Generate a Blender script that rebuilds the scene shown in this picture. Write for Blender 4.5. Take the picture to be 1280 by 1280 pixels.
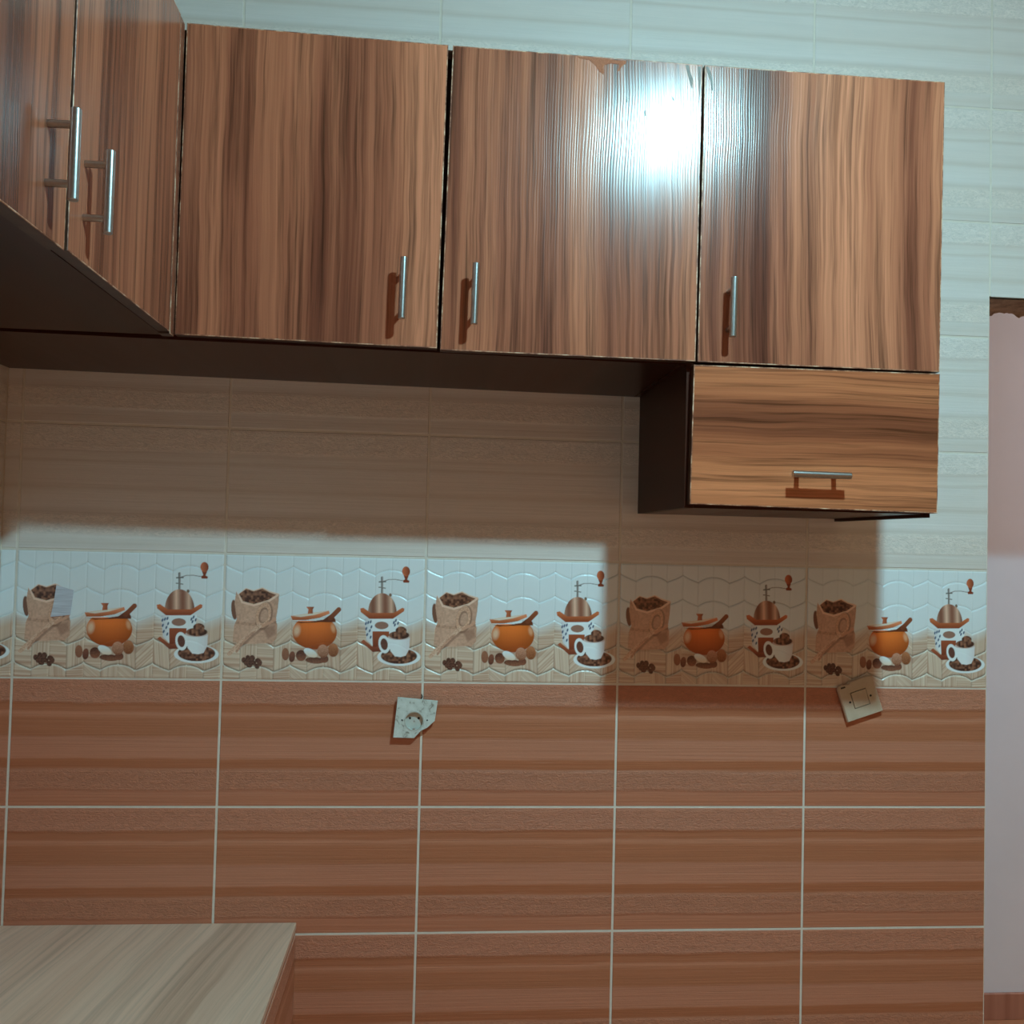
import bpy, bmesh, math, random
import numpy as np
from mathutils import Matrix, Vector

for o in list(bpy.data.objects):
    bpy.data.objects.remove(o)
random.seed(7)
scene = bpy.context.scene
col = scene.collection

ZB = 1.36            # height of the lower edge of the printed tile band above the floor
W, H = 0.403, 0.253  # tile module (tile + joint)

# ------------------------------------------------------------------ camera
CX, CY, CZ = 0.81894, -1.91656, 0.29091
YAW, PITCH, ROLL, FPX = 0.0840813, 0.0319046, 0.0242683, 1161.76
cy_, sy_, cp_, sp_ = math.cos(YAW), math.sin(YAW), math.cos(PITCH), math.sin(PITCH)
Fv = Vector((sy_*cp_, cy_*cp_, sp_)); Rv = Vector((cy_, -sy_, 0)); Uv = Rv.cross(Fv)
R2 = Rv*math.cos(ROLL) + Uv*math.sin(ROLL); U2 = Uv*math.cos(ROLL) - Rv*math.sin(ROLL)
cam = bpy.data.cameras.new('camera'); cam.sensor_width = 36; cam.sensor_fit = 'HORIZONTAL'
cam.lens = FPX/1280*36; cam.clip_start = 0.02
co = bpy.data.objects.new('camera', cam); col.objects.link(co)
m3 = Matrix((R2, U2, -Fv)).transposed()
co.matrix_world = Matrix.Translation((CX, CY, CZ+ZB)) @ m3.to_4x4()
scene.camera = co

# ------------------------------------------------------------------ world: even warm fill light added to brighten the shade
wd = bpy.data.worlds.new('world'); scene.world = wd; wd.use_nodes = True
bg = wd.node_tree.nodes['Background']
bg.inputs[0].default_value = (1.0, 0.44, 0.17, 1); bg.inputs[1].default_value = 0.50
LAMP_POS = (1.45, -1.41, 1.475+ZB); LAMP_COLOR = (0.48, 1.0, 1.17); LAMP_STRENGTH = 2030.0
vs = scene.view_settings
vs.view_transform = 'Standard'; vs.look = 'None'; vs.gamma = 1.0; vs.use_curve_mapping = False; vs.exposure = 0.0

# ------------------------------------------------------------------ helpers
def lin(c):
    c = np.asarray(c, float)/255.0
    return np.where(c <= 0.04045, c/12.92, ((c+0.055)/1.055)**2.4)
WREF = lin((160, 183, 186))
def alb(r, g, b):                      # print colour: the white of the tile reads as 0.8
    k = 0.68 if r-b > 55 else 1.0
    return np.clip(lin((r, g, b))/WREF*0.8*k, 0.003, 0.9)

def obj(name, me, m=None, parent=None, loc=(0, 0, 0), rot=(0, 0, 0)):
    o = bpy.data.objects.new(name, me); col.objects.link(o)
    o.location = loc; o.rotation_euler = rot
    if parent is not None:
        o.parent = parent
    if m is not None and me is not None and len(me.materials) == 0:
        for k in (m if isinstance(m, (list, tuple)) else [m]):
            me.materials.append(k)
    return o
def empty(name, loc, rot=(0, 0, 0)):
    o = bpy.data.objects.new(name, None); col.objects.link(o)
    o.location = loc; o.rotation_euler = rot; o.empty_display_size = 0.05
    return o
def tag(o, label=None, cat=None, group=None, kind=None):
    for k, v in (('label', label), ('category', cat), ('group', group), ('kind', kind)):
        if v: o[k] = v
    return o
def mesh(name, vs_, fs, mi=None, smooth=False):
    me = bpy.data.meshes.new(name); me.from_pydata([tuple(v) for v in vs_], [], fs)
    if mi: me.polygons.foreach_set('material_index', mi)
    if smooth: me.polygons.foreach_set('use_smooth', [True]*len(me.polygons))
    me.update(); return me
def from_bm(name, bm, smooth=False):
    me = bpy.data.meshes.new(name); bm.normal_update(); bm.to_mesh(me); bm.free()
    if smooth: me.polygons.foreach_set('use_smooth', [True]*len(me.polygons))
    return me
def boxes_mesh(name, boxes, bevel=0.0):
    bm = bmesh.new()
    for (x0, x1, y0, y1, z0, z1) in boxes:
        r = bmesh.ops.create_cube(bm, size=1)
        for v in r['verts']:
            v.co = ((x0+x1)/2+v.co.x*(x1-x0), (y0+y1)/2+v.co.y*(y1-y0), (z0+z1)/2+v.co.z*(z1-z0))
    if bevel:
        bmesh.ops.bevel(bm, geom=list(bm.edges), offset=bevel, segments=1, affect='EDGES', profile=0.5)
    return from_bm(name, bm)
def box(name, b, m, parent=None, bevel=0.0, base=(0, 0, 0)):
    """axis aligned box given in world coordinates, origin at its own centre (base = parent's place)"""
    x0, x1, y0, y1, z0, z1 = b
    c = ((x0+x1)/2, (y0+y1)/2, (z0+z1)/2)
    me = boxes_mesh(name, [(x0-c[0], x1-c[0], y0-c[1], y1-c[1], z0-c[2], z1-c[2])], bevel)
    return obj(name, me, m, parent, tuple(c[i]-base[i] for i in range(3)))
def prism_mesh(name, corners, thick, ch=0.0006):
    """door leaf: 4 corners (x,z) from lower left, anticlockwise seen from the front; front face at y=0 facing -y; chamfer and sides use material 1"""
    c = np.array(corners, float); d = np.sign(c-c.mean(0))
    rings = [(c, thick), (c, ch), (c-d*ch, 0.0), (c-d*(ch+0.0012), 0.0)]
    v = [(x, y, z) for q, y in rings for x, z in q]
    f = [(12, 13, 14, 15), (3, 2, 1, 0)]; mi = [0, 0]
    for k in range(3):
        for i in range(4):
            j = (i+1) % 4; f.append((4*k+i, 4*k+j, 4*k+4+j, 4*k+4+i)); mi.append(1 if k else 2)
    return mesh(name, v, f, mi)
def cyl(bm, p0, p1, r0, r1=None, seg=20, cap=True, chamfer=0.0):
    r1 = r0 if r1 is None else r1
    p0, p1 = Vector(p0), Vector(p1); ax = (p1-p0).normalized()
    t = Vector((0, 0, 1)) if abs(ax.z) < .9 else Vector((1, 0, 0))
    a = ax.cross(t).normalized(); b = ax.cross(a)
    e = 0.0004; prof = [(p0, r0), (p0+ax*e, r0), (p1-ax*e, r1), (p1, r1)] if (p1-p0).length > 3*e else [(p0, r0), (p1, r1)]
    if chamfer:
        prof = [(p0, r0-chamfer), (p0+ax*chamfer, r0), (p0+ax*(chamfer+e), r0), (p1-ax*(chamfer+e), r1), (p1-ax*chamfer, r1), (p1, r1-chamfer)]
    rings = [[bm.verts.new(p+(a*math.cos(k*2*math.pi/seg)+b*math.sin(k*2*math.pi/seg))*r) for k in range(seg)] for p, r in prof]
    for A, B in zip(rings, rings[1:]):
        for k in range(seg):
            bm.faces.new((A[k], A[(k+1) % seg], B[(k+1) % seg], B[k])).smooth = True
    if cap:
        bm.faces.new(rings[0][::-1]); bm.faces.new(rings[-1])
def lathe(bm, prof, seg=32):
    rings = [[bm.verts.new((r*math.cos(k*2*math.pi/seg), r*math.sin(k*2*math.pi/seg), z)) for k in range(seg)] for r, z in prof]
    for A, B in zip(rings, rings[1:]):
        for k in range(seg):
            bm.faces.new((A[k], A[(k+1) % seg], B[(k+1) % seg], B[k])).smooth = True
    bm.faces.new(rings[0][::-1]); bm.faces.new(rings[-1])

# ------------------------------------------------------------------ materials
class NG:
    def __init__(s, name):
        s.m = bpy.data.materials.new(name); s.m.use_nodes = True; s.t = s.m.node_tree
        s.b = s.t.nodes['Principled BSDF']
    def n(s, typ, ins=None, **props):
        nd = s.t.nodes.new(typ)
        for k, v in props.items(): setattr(nd, k, v)
        for k, v in (ins or {}).items(): s.put(nd.inputs[k], v)
        return nd
    def put(s, sock, v):
        if isinstance(v, bpy.types.NodeSocket): s.t.links.new(v, sock)
        else: sock.default_value = v
    def math(s, op, a, b=0.0, c=0.0, clamp=False):
        return s.n('ShaderNodeMath', {0: a, 1: b, 2: c}, operation=op, use_clamp=clamp).outputs[0]
    def comb(s, x, y, z): return s.n('ShaderNodeCombineXYZ', {0: x, 1: y, 2: z}).outputs[0]
    def noise(s, vec, scale=1.0, detail=3.0, rough=0.5, dist=0.0):
        return s.n('ShaderNodeTexNoise', {'Vector': vec, 'Scale': scale, 'Detail': detail, 'Roughness': rough, 'Distortion': dist}).outputs[0]
    def ramp(s, fac, stops, interp='LINEAR'):
        r = s.n('ShaderNodeValToRGB', {0: fac}); r.color_ramp.interpolation = interp
        e = r.color_ramp.elements
        while len(e) < len(stops): e.new(0.5)
        for k, (p, c) in enumerate(stops):
            e[k].position = p; e[k].color = (*(c if hasattr(c, '__len__') else (c, c, c)), 1)
        return r.outputs[0]
    def mix(s, a, b, fac, blend='MIX'):
        nd = s.n('ShaderNodeMix', None, data_type='RGBA', blend_type=blend)
        s.put(nd.inputs[0], fac); s.put(nd.inputs[6], a); s.put(nd.inputs[7], b)
        return nd.outputs[2]
    def obj_xyz(s):
        tc = s.n('ShaderNodeTexCoord'); sp = s.n('ShaderNodeSeparateXYZ', {0: tc.outputs['Object']})
        return sp.outputs[0], sp.outputs[1], sp.outputs[2]
    def rnd(s): return s.n('ShaderNodeObjectInfo').outputs['Random']
    def bump(s, h, strength, dist=0.001):
        return s.n('ShaderNodeBump', {'Height': h, 'Strength': strength, 'Distance': dist}).outputs[0]
    def out(s, color, rough, normal=None, metal=0.0, spec=0.5):
        s.put(s.b.inputs['Base Color'], color if isinstance(color, bpy.types.NodeSocket) else (*color, 1))
        s.put(s.b.inputs['Roughness'], rough); s.put(s.b.inputs['Metallic'], metal)
        s.put(s.b.inputs['Specular IOR Level'], spec)
        if normal is not None: s.put(s.b.inputs['Normal'], normal)
        return s.m

def wood_mat(name, axis, stops, rough=0.21, rot=0.0, ridge=0.22, wide=8.0, spec=0.5, fine=0.68):
    g = NG(name); x, y, z = g.obj_xyz(); r = g.rnd()
    if axis == 'z': cr, al = x, z
    elif axis == 'x': cr, al = z, x
    else:                                # worktop: grain nearly along y
        cr = g.math('ADD', g.math('MULTIPLY', x, math.cos(rot)), g.math('MULTIPLY', y, -math.sin(rot)))
        al = g.math('ADD', g.math('MULTIPLY', x, math.sin(rot)), g.math('MULTIPLY', y, math.cos(rot)))
    off = g.math('MULTIPLY', r, 53.0)
    bend = g.math('MULTIPLY', g.math('SUBTRACT', g.noise(g.comb(g.math('MULTIPLY', cr, 3.0), g.math('MULTIPLY', al, 2.2), off), 1, 3), 0.5), 0.03)
    c2 = g.math('ADD', cr, bend)
    big = g.noise(g.comb(g.math('MULTIPLY', c2, wide), g.math('MULTIPLY', al, 0.45), off), 1, 2, 0.5)
    mid = g.noise(g.comb(g.math('MULTIPLY', c2, wide*6.0), g.math('MULTIPLY', al, 0.9), off), 1, 4, 0.62)
    fib = g.noise(g.comb(g.math('MULTIPLY', c2, 330.0), g.math('MULTIPLY', al, 2.0), off), 1, 3, 0.65)
    por = g.noise(g.comb(g.math('MULTIPLY', c2, 120.0), g.math('MULTIPLY', al, 2.2), g.math('ADD', off, 7.7)), 1, 4, 0.65)
    f = g.math('ADD', g.math('MULTIPLY', big, 0.68), g.math('MULTIPLY', mid, 0.32))
    c = g.ramp(f, stops)
    pz = g.ramp(por, [(0.32, 1.0-fine*0.9), (0.52, 1.0)])
    k = g.math('MULTIPLY', g.math('ADD', 1.0-fine*0.5, g.math('MULTIPLY', fib, fine)), pz)
    c = g.mix(c, g.n('ShaderNodeCombineColor', {0: k, 1: k, 2: k}).outputs[0], 1.0, 'MULTIPLY')
    wv = g.math('SINE', g.math('ADD', g.math('MULTIPLY', c2, 2*math.pi/0.0046), g.math('MULTIPLY', g.noise(g.comb(g.math('MULTIPLY', cr, 30.0), g.math('MULTIPLY', al, 1.5), off), 1, 2), 14.0)))
    hgt = g.math('ADD', g.math('MULTIPLY', wv, 0.22), fib)
    rv = g.math('ADD', rough, g.math('MULTIPLY', g.math('SUBTRACT', fib, 0.5), 0.15))
    return g.out(c, rv, g.bump(hgt, ridge, 0.0006), spec=spec)

WALNUT = [(0.34, (0.095, 0.024, 0.014)), (0.43, (0.215, 0.059, 0.031)), (0.50, (0.36, 0.108, 0.056)), (0.56, (0.45, 0.143, 0.073)), (0.66, (0.57, 0.188, 0.098))]
WALNUT2 = [(p_, tuple(np.clip((c_[0]*0.82+0.10, c_[1]*0.78+0.028, c_[2]*0.62+0.012), 0, 0.8))) for p_, c_ in WALNUT]
M_door = wood_mat('walnut_laminate_vertical', 'z', WALNUT)
M_flap = wood_mat('walnut_laminate_horizontal', 'x', WALNUT2, wide=9.0)
DARK = [(0.3, (0.035, 0.009, 0.004)), (0.5, (0.055, 0.014, 0.007)), (0.7, (0.075, 0.02, 0.010))]
M_carc = wood_mat('dark_walnut_carcass', 'x', DARK, rough=0.3, ridge=0.06, spec=0.13)
M_carcz = wood_mat('dark_walnut_side', 'z', DARK, rough=0.4, ridge=0.06, spec=0.15)
TOP = [(0.30, (0.50, 0.28, 0.19)), (0.42, (0.70, 0.43, 0.31)), (0.52, (0.82, 0.53, 0.39)), (0.62, (0.74, 0.45, 0.32)), (0.74, (0.88, 0.61, 0.46))]
M_top = wood_mat('pale_oak_worktop', 'y', TOP, rough=0.42, rot=math.radians(8), ridge=0.06, wide=8.0, fine=0.22)

def edge_mat():
    g = NG('worn_edge_band'); x, y, z = g.obj_xyz()
    n = g.noise(g.comb(g.math('MULTIPLY', x, 40.0), y, g.math('MULTIPLY', z, 40.0)), 1, 4, 0.7)
    return g.out(g.ramp(n, [(0.42, (0.16, 0.045, 0.02)), (0.52, (0.42, 0.17, 0.09)), (0.66, (0.75, 0.50, 0.34))]), 0.5)
M_edge = edge_mat()
def edge_dark():
    g = NG('dark_edge_band'); x, y, z = g.obj_xyz()
    return g.out(g.ramp(g.noise(g.comb(x, y, z), 60), [(0.3, (0.05, 0.02, 0.012)), (0.7, (0.09, 0.04, 0.022))]), 0.45)
M_edged = edge_dark()

def tile_mat(name, stops, streak, emb=0.55, rough=0.3, warm=(1, 1, 1), band=0.6):
    g = NG(name); x, y, z = g.obj_xyz(); r = g.rnd()
    off = g.math('MULTIPLY', r, 31.0)
    v0 = g.math('MULTIPLY_ADD', z, 1/0.2495, 0.5)                       # 0 lower edge .. 1 upper edge
    wob = g.math('SUBTRACT', g.noise(g.comb(g.math('MULTIPLY', x, 7.0), g.math('MULTIPLY', z, 14.0), 3.3), 1, 3), 0.5)
    v = g.math('ADD', v0, g.math('MULTIPLY', wob, 0.035))
    mean = np.mean([np.array(q[1]) for q in stops], 0)
    stops = [(p, tuple(mean*(1-band)+np.array(q)*band)) for p, q in stops]
    c = g.ramp(v, stops)
    st = g.noise(g.comb(g.math('MULTIPLY', x, 3.0), g.math('MULTIPLY', z, 260.0), off), 1, 4, 0.6)
    st2 = g.noise(g.comb(g.math('MULTIPLY', x, 9.0), g.math('MULTIPLY', z, 60.0), off), 1, 4, 0.6)
    k = g.math('ADD', 1-streak*0.5, g.math('MULTIPLY', g.math('ADD', g.math('MULTIPLY', st, 0.5), g.math('MULTIPLY', st2, 0.5)), streak))
    c = g.mix(c, g.n('ShaderNodeCombineColor', {0: k, 1: k, 2: k}).outputs[0], 1.0, 'MULTIPLY')
    # short pale glints on the relief, painted into the colour
    glint = g.ramp(g.math('MULTIPLY', g.noise(g.comb(g.math('MULTIPLY', x, 10.0), g.math('MULTIPLY', z, 330.0), off), 1, 2), 1.0), [(0.66, 0.0), (0.74, 1.0)])
    c = g.mix(c, (*warm, 1), g.math('MULTIPLY', glint, 0.22))
    # embossed bands
    e = g.ramp(v, [(0.0, 0.0), (0.115, 0.0), (0.135, 1.0), (0.27, 1.0), (0.30, 0.0), (0.80, 0.0), (0.825, 1.0), (0.975, 1.0), (1.0, 0.3)])
    q = g.n('ShaderNodeTexNoise', {'Vector': g.comb(g.math('MULTIPLY', x, 75.0), g.math('MULTIPLY', z, 150.0), off), 'Scale': 1.0, 'Detail': 4.0, 'Roughness': 0.66, 'Distortion': 1.6}).outputs[0]
    h = g.math('ADD', g.math('MULTIPLY', q, g.math('ADD', 0.10, e)), g.math('MULTIPLY', st, 0.35))
    ec = g.math('MULTIPLY', e, g.math('SUBTRACT', q, 0.5))
    kk = g.math('ADD', g.math('MULTIPLY_ADD', e, 0.05, 1.0), g.math('MULTIPLY', ec, 0.75))
    c = g.mix(c, g.n('ShaderNodeCombineColor', {0: kk, 1: kk, 2: kk}).outputs[0], 1.0, 'MULTIPLY')
    rv = g.math('ADD', rough, g.math('MULTIPLY', e, 0.12))
    return g.out(c, rv, g.bump(h, emb, 0.0045), spec=0.45)
OR = lambda r, gg, b, k=1.15: tuple(np.clip(lin((r, gg, b))/WREF*0.8*k, 0, .9))
M_orange = tile_mat('orange_wood_tile', [(0.0, OR(133, 98, 80)), (0.03, OR(126, 86, 64)), (0.12, OR(130, 93, 73)), (0.135, OR(124, 90, 70)), (0.29, OR(120, 86, 66)), (0.31, OR(112, 68, 40)), (0.37, OR(114, 70, 42)), (0.385, OR(134, 98, 78)), (0.54, OR(130, 96, 77)), (0.56, OR(116, 78, 52)), (0.69, OR(120, 80, 55)), (0.735, OR(138, 104, 82)), (0.755, OR(119, 78, 53)), (0.81, OR(116, 76, 50)), (0.83, OR(131, 98, 79)), (1.0, OR(128, 92, 72))], 0.30, warm=(0.62, 0.32, 0.22), rough=0.40, emb=0.6)
BE = lambda r, gg, b: tuple(np.clip(lin((r, gg, b))/WREF*np.array((0.82, 0.775, 0.765)), 0, .9))
M_beige = tile_mat('beige_stone_tile', [(0.0, BE(160, 175, 172)), (0.05, BE(150, 160, 154)), (0.12, BE(161, 177, 174)), (0.14, BE(158, 170, 164)), (0.29, BE(155, 166, 160)), (0.31, BE(146, 156, 150)), (0.35, BE(164, 182, 182)), (0.47, BE(161, 178, 176)), (0.50, BE(148, 157, 150)), (0.54, BE(160, 175, 172)), (0.69, BE(162, 179, 178)), (0.715, BE(147, 156, 149)), (0.74, BE(162, 179, 176)), (0.81, BE(154, 165, 160)), (0.83, BE(158, 172, 168)), (1.0, BE(160, 176, 173))], 0.20, warm=(0.78, 0.74, 0.68), rough=0.17, emb=0.42, band=0.5)

def plain(name, c0, c1, rough, scale=30.0, bump=0.0, metal=0.0, spec=0.5):
    g = NG(name); x, y, z = g.obj_xyz()
    n = g.noise(g.comb(x, y, z), scale, 4, 0.6)
    return g.out(g.ramp(n, [(0.3, c0), (0.7, c1)]), rough, g.bump(n, bump, 0.002) if bump else None, metal, spec)
M_grout = plain('pale_grout', (0.76, 0.64, 0.54), (0.84, 0.72, 0.62), 0.85, 40, 0.2)
M_steel = plain('brushed_steel', (0.44, 0.42, 0.41), (0.52, 0.50, 0.49), 0.3, 200, 0.0, 1.0)
M_ceil = plain('tan_plaster', (0.50, 0.31, 0.18), (0.55, 0.35, 0.21), 0.9, 8, 0.1)
M_hall = plain('white_hall_paint', (0.69, 0.78, 0.88), (0.72, 0.81, 0.91), 0.75, 5, 0.05)
M_floor = plain('brown_floor_tile', (0.46, 0.22, 0.12), (0.54, 0.27, 0.15), 0.4, 6)
M_rear = plain('brown_rear_paint', (0.30, 0.17, 0.10), (0.34, 0.20, 0.12), 0.8, 6)
def skirt():
    g = NG('pinkish_skirting'); x, y, z = g.obj_xyz()
    n = g.noise(g.comb(g.math('MULTIPLY', x, 25.0), 0.0, g.math('MULTIPLY', z, 1.0)), 1, 3)
    return g.out(g.ramp(n, [(0.35, (0.33, 0.15, 0.10)), (0.65, (0.46, 0.24, 0.17))]), 0.45)
M_skirt = skirt()
M_mortar = plain('rough_mortar', (0.20, 0.135, 0.095), (0.44, 0.32, 0.23), 0.95, 45, 0.9)
M_ivory = plain('ivory_plastic', (0.56, 0.41, 0.29), (0.62, 0.46, 0.34), 0.4, 60)
def stained():
    g = NG('stained_white_plastic'); x, y, z = g.obj_xyz()
    n = g.noise(g.comb(x, y, z), 75, 3, 0.55, 0.6)
    return g.out(g.ramp(n, [(0.34, (0.30, 0.27, 0.22)), (0.42, (0.62, 0.62, 0.56)), (0.8, (0.78, 0.78, 0.73))]), 0.45)
M_white = stained()
M_insert = plain('grey_socket_insert', (0.55, 0.53, 0.47), (0.62, 0.60, 0.54), 0.45, 60)
M_black = plain('dark_hole', (0.012, 0.010, 0.009), (0.02, 0.017, 0.015), 0.7)
M_gap = plain('dark_wall_cavity', (0.05, 0.03, 0.02), (0.08, 0.05, 0.035), 0.9)
M_bare = plain('bare_chipboard', (0.30, 0.08, 0.035), (0.42, 0.13, 0.06), 0.8, 300, 0.5)
M_stain = plain('grey_scuff', (0.16, 0.12, 0.10), (0.24, 0.19, 0.16), 0.6, 200)

# ------------------------------------------------------------------ room shell
CEIL = ZB+1.64; XL = -0.03; XR = 3.3; YR = -3.4; TW = 0.109; YH = 1.28
OX0, OX1, LZ = 5*W, 2.92, ZB+0.846
t0 = 0.0012
wall_back = obj('wall_back', boxes_mesh('wall_back', [(XL-0.1, OX0-0.0005, t0, TW, 0, CEIL), (OX0-0.0005, OX1, t0, TW, LZ+0.006, CEIL), (OX1, XR+0.1, t0, TW, 0, CEIL)]), M_grout)
tag(wall_back, 'tiled kitchen wall with a band of coffee-print tiles', None, None, 'structure')
wall_left = obj('wall_left', boxes_mesh('wall_left', [(XL-0.1, XL-t0, YR, t0, 0, CEIL)]), M_grout)
tag(wall_left, 'tiled kitchen wall on the left', None, None, 'structure')
wall_right = obj('wall_right', boxes_mesh('wall_right', [(XR, XR+0.1, YR, t0, 0, CEIL)]), M_ceil)
tag(wall_right, 'tan wall right of the doorway', None, None, 'structure')
floor = obj('floor', boxes_mesh('floor', [(XL-0.1, 6.0, YR, YH+0.1, -0.1, 0)]), M_floor); tag(floor, 'brown tiled floor', None, None, 'structure')
ceiling = obj('ceiling', boxes_mesh('ceiling', [(XL-0.1, 6.0, YR, YH+0.1, CEIL, CEIL+0.1)]), M_ceil); tag(ceiling, 'tan plaster ceiling', None, None, 'structure')
wall_hall = obj('wall_hall', boxes_mesh('wall_hall', [(0.4, 6.0, YH, YH+0.1, 0, CEIL)]), M_hall); tag(wall_hall, 'plain white wall beyond the doorway', None, None, 'structure')
bb = obj('baseboard_hall', boxes_mesh('baseboard_hall', [(0.4, 6.0, YH-0.012, YH, 0, ZB-1.268)], 0.002), M_skirt); tag(bb, 'pinkish brown skirting below the white hall wall', None, None, 'structure')

wall_rear = obj('wall_rear', boxes_mesh('wall_rear', [(XL-0.1, 0.75, YR-0.1, YR, 0, CEIL), (0.75, 2.9, YR-0.1, YR, 2.05, CEIL), (2.9, XR+0.1, YR-0.1, YR, 0, CEIL)]), M_rear)  # unseen wall; opening added so the warm fill enters low
tag(wall_rear, 'unseen brown wall behind the camera, its opening shaped to let in the warm fill', None, None, 'structure')

M_doorpaint = plain('white_door_paint', (0.78, 0.76, 0.74), (0.82, 0.80, 0.78), 0.4, 10)
rd = obj('reflection_door', boxes_mesh('reflection_door', [(0.0, 0.60, YR+0.001, YR+0.04, 0.004, 1.955)], 0.003), M_doorpaint); tag(rd, 'unseen white door behind the camera, added for its reflection in the tiles', None, None, 'structure')  # put in for the pale reflection it gives in the glossy tiles
for (z0, z1) in ((0.15, 0.95), (1.08, 1.82)):
    obj('door_panel', boxes_mesh('door_panel', [(0.09, 0.51, YR+0.0405, YR+0.048, z0, z1)], 0.004), M_doorpaint, rd)
bmh = bmesh.new(); cyl(bmh, (0.55, YR+0.0405, 1.0), (0.55, YR+0.09, 1.0), 0.009); cyl(bmh, (0.56, YR+0.085, 1.0), (0.44, YR+0.085, 1.0), 0.008)
obj('door_handle', from_bm('door_handle', bmh), M_steel, rd)

# rough soffit of the doorway with broken mortar along its far edge
def soffit():
    nx, ny = 150, 14; rs = np.random.RandomState(3)
    xs = np.linspace(OX0, OX1, nx+1); ys = np.linspace(0.001, TW, ny+1)
    v = []; drip = np.zeros(nx+1)
    for k in range(75):
        c = rs.rand()*(nx); w = 0.7+rs.rand()*1.6; drip += np.exp(-((np.arange(nx+1)-c)/w)**2)*rs.rand()*0.011
    for j, yy in enumerate(ys):
        for i, xx in enumerate(xs):
            n = (rs.rand()-0.5)*0.0022
            z = LZ + n*(0 if j == 0 else 1)
            if j == ny: z -= drip[i]+rs.rand()*0.0015
            elif j == ny-1: z -= drip[i]*0.4
            v.append((xx, yy, z))
    m = len(v); f = []
    for j in range(ny):
        for i in range(nx):
            a = j*(nx+1)+i; f.append((a, a+nx+1, a+nx+2, a+1))
    for i in range(nx+1): v.append((xs[i], TW, LZ+0.006))
    for i in range(nx):
        a = ny*(nx+1)+i; f.append((a, m+i, m+i+1, a+1))
    return mesh('lintel_soffit', v, f, None, False)
obj('lintel_soffit', soffit(), M_mortar, wall_back)['label'] = 'rough brown mortar under the lintel'

# ------------------------------------------------------------------ printed band tile: relief mesh + printed picture as vertex colour
TWD, THT = W-0.0046, H-0.0046
def sd_poly(X, Y, pts):
    p = np.array(pts, float); d = np.full(X.shape, 1e18); s = np.ones(X.shape)
    for i in range(len(p)):
        a, b = p[i], p[i-1]; e = b-a; wx, wy = X-a[0], Y-a[1]
        t = np.clip((wx*e[0]+wy*e[1])/(e@e+1e-9), 0, 1)
        d = np.minimum(d, (wx-e[0]*t)**2+(wy-e[1]*t)**2)
        c1 = Y >= a[1]; c2 = Y < b[1]; c3 = e[0]*wy > e[1]*wx
        s = np.where((c1 & c2 & c3) | (~c1 & ~c2 & ~c3), -s, s)
    return s*np.sqrt(d)
def sd_ell(X, Y, cx, cy, rx, ry, a=0.0):
    a = math.radians(a); dx, dy = X-cx, Y-cy
    x = dx*math.cos(a)+dy*math.sin(a); y = -dx*math.sin(a)+dy*math.cos(a)
    return (np.sqrt((x/rx)**2+(y/ry)**2)-1)*min(rx, ry)
def sd_line(X, Y, pts, w):
    d = np.full(X.shape, 1e9)
    for (ax, ay), (bx, by) in zip(pts, pts[1:]):
        ex, ey = bx-ax, by-ay; t = np.clip(((X-ax)*ex+(Y-ay)*ey)/(ex*ex+ey*ey+1e-9), 0, 1)
        d = np.minimum(d, np.hypot(X-ax-ex*t, Y-ay-ey*t))
    return d-w/2
def vnoise(X, Y, s, seed):
    xi, yi = np.floor(X/s), np.floor(Y/s); fx, fy = X/s-xi, Y/s-yi
    fx = fx*fx*(3-2*fx); fy = fy*fy*(3-2*fy)
    h = lambda a, b: np.modf(np.abs(np.sin(a*127.1+b*311.7+seed*17.3)*43758.5453))[0]
    return (h(xi, yi)*(1-fx)+h(xi+1, yi)*fx)*(1-fy)+(h(xi, yi+1)*(1-fx)+h(xi+1, yi+1)*fx)*fy

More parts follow.
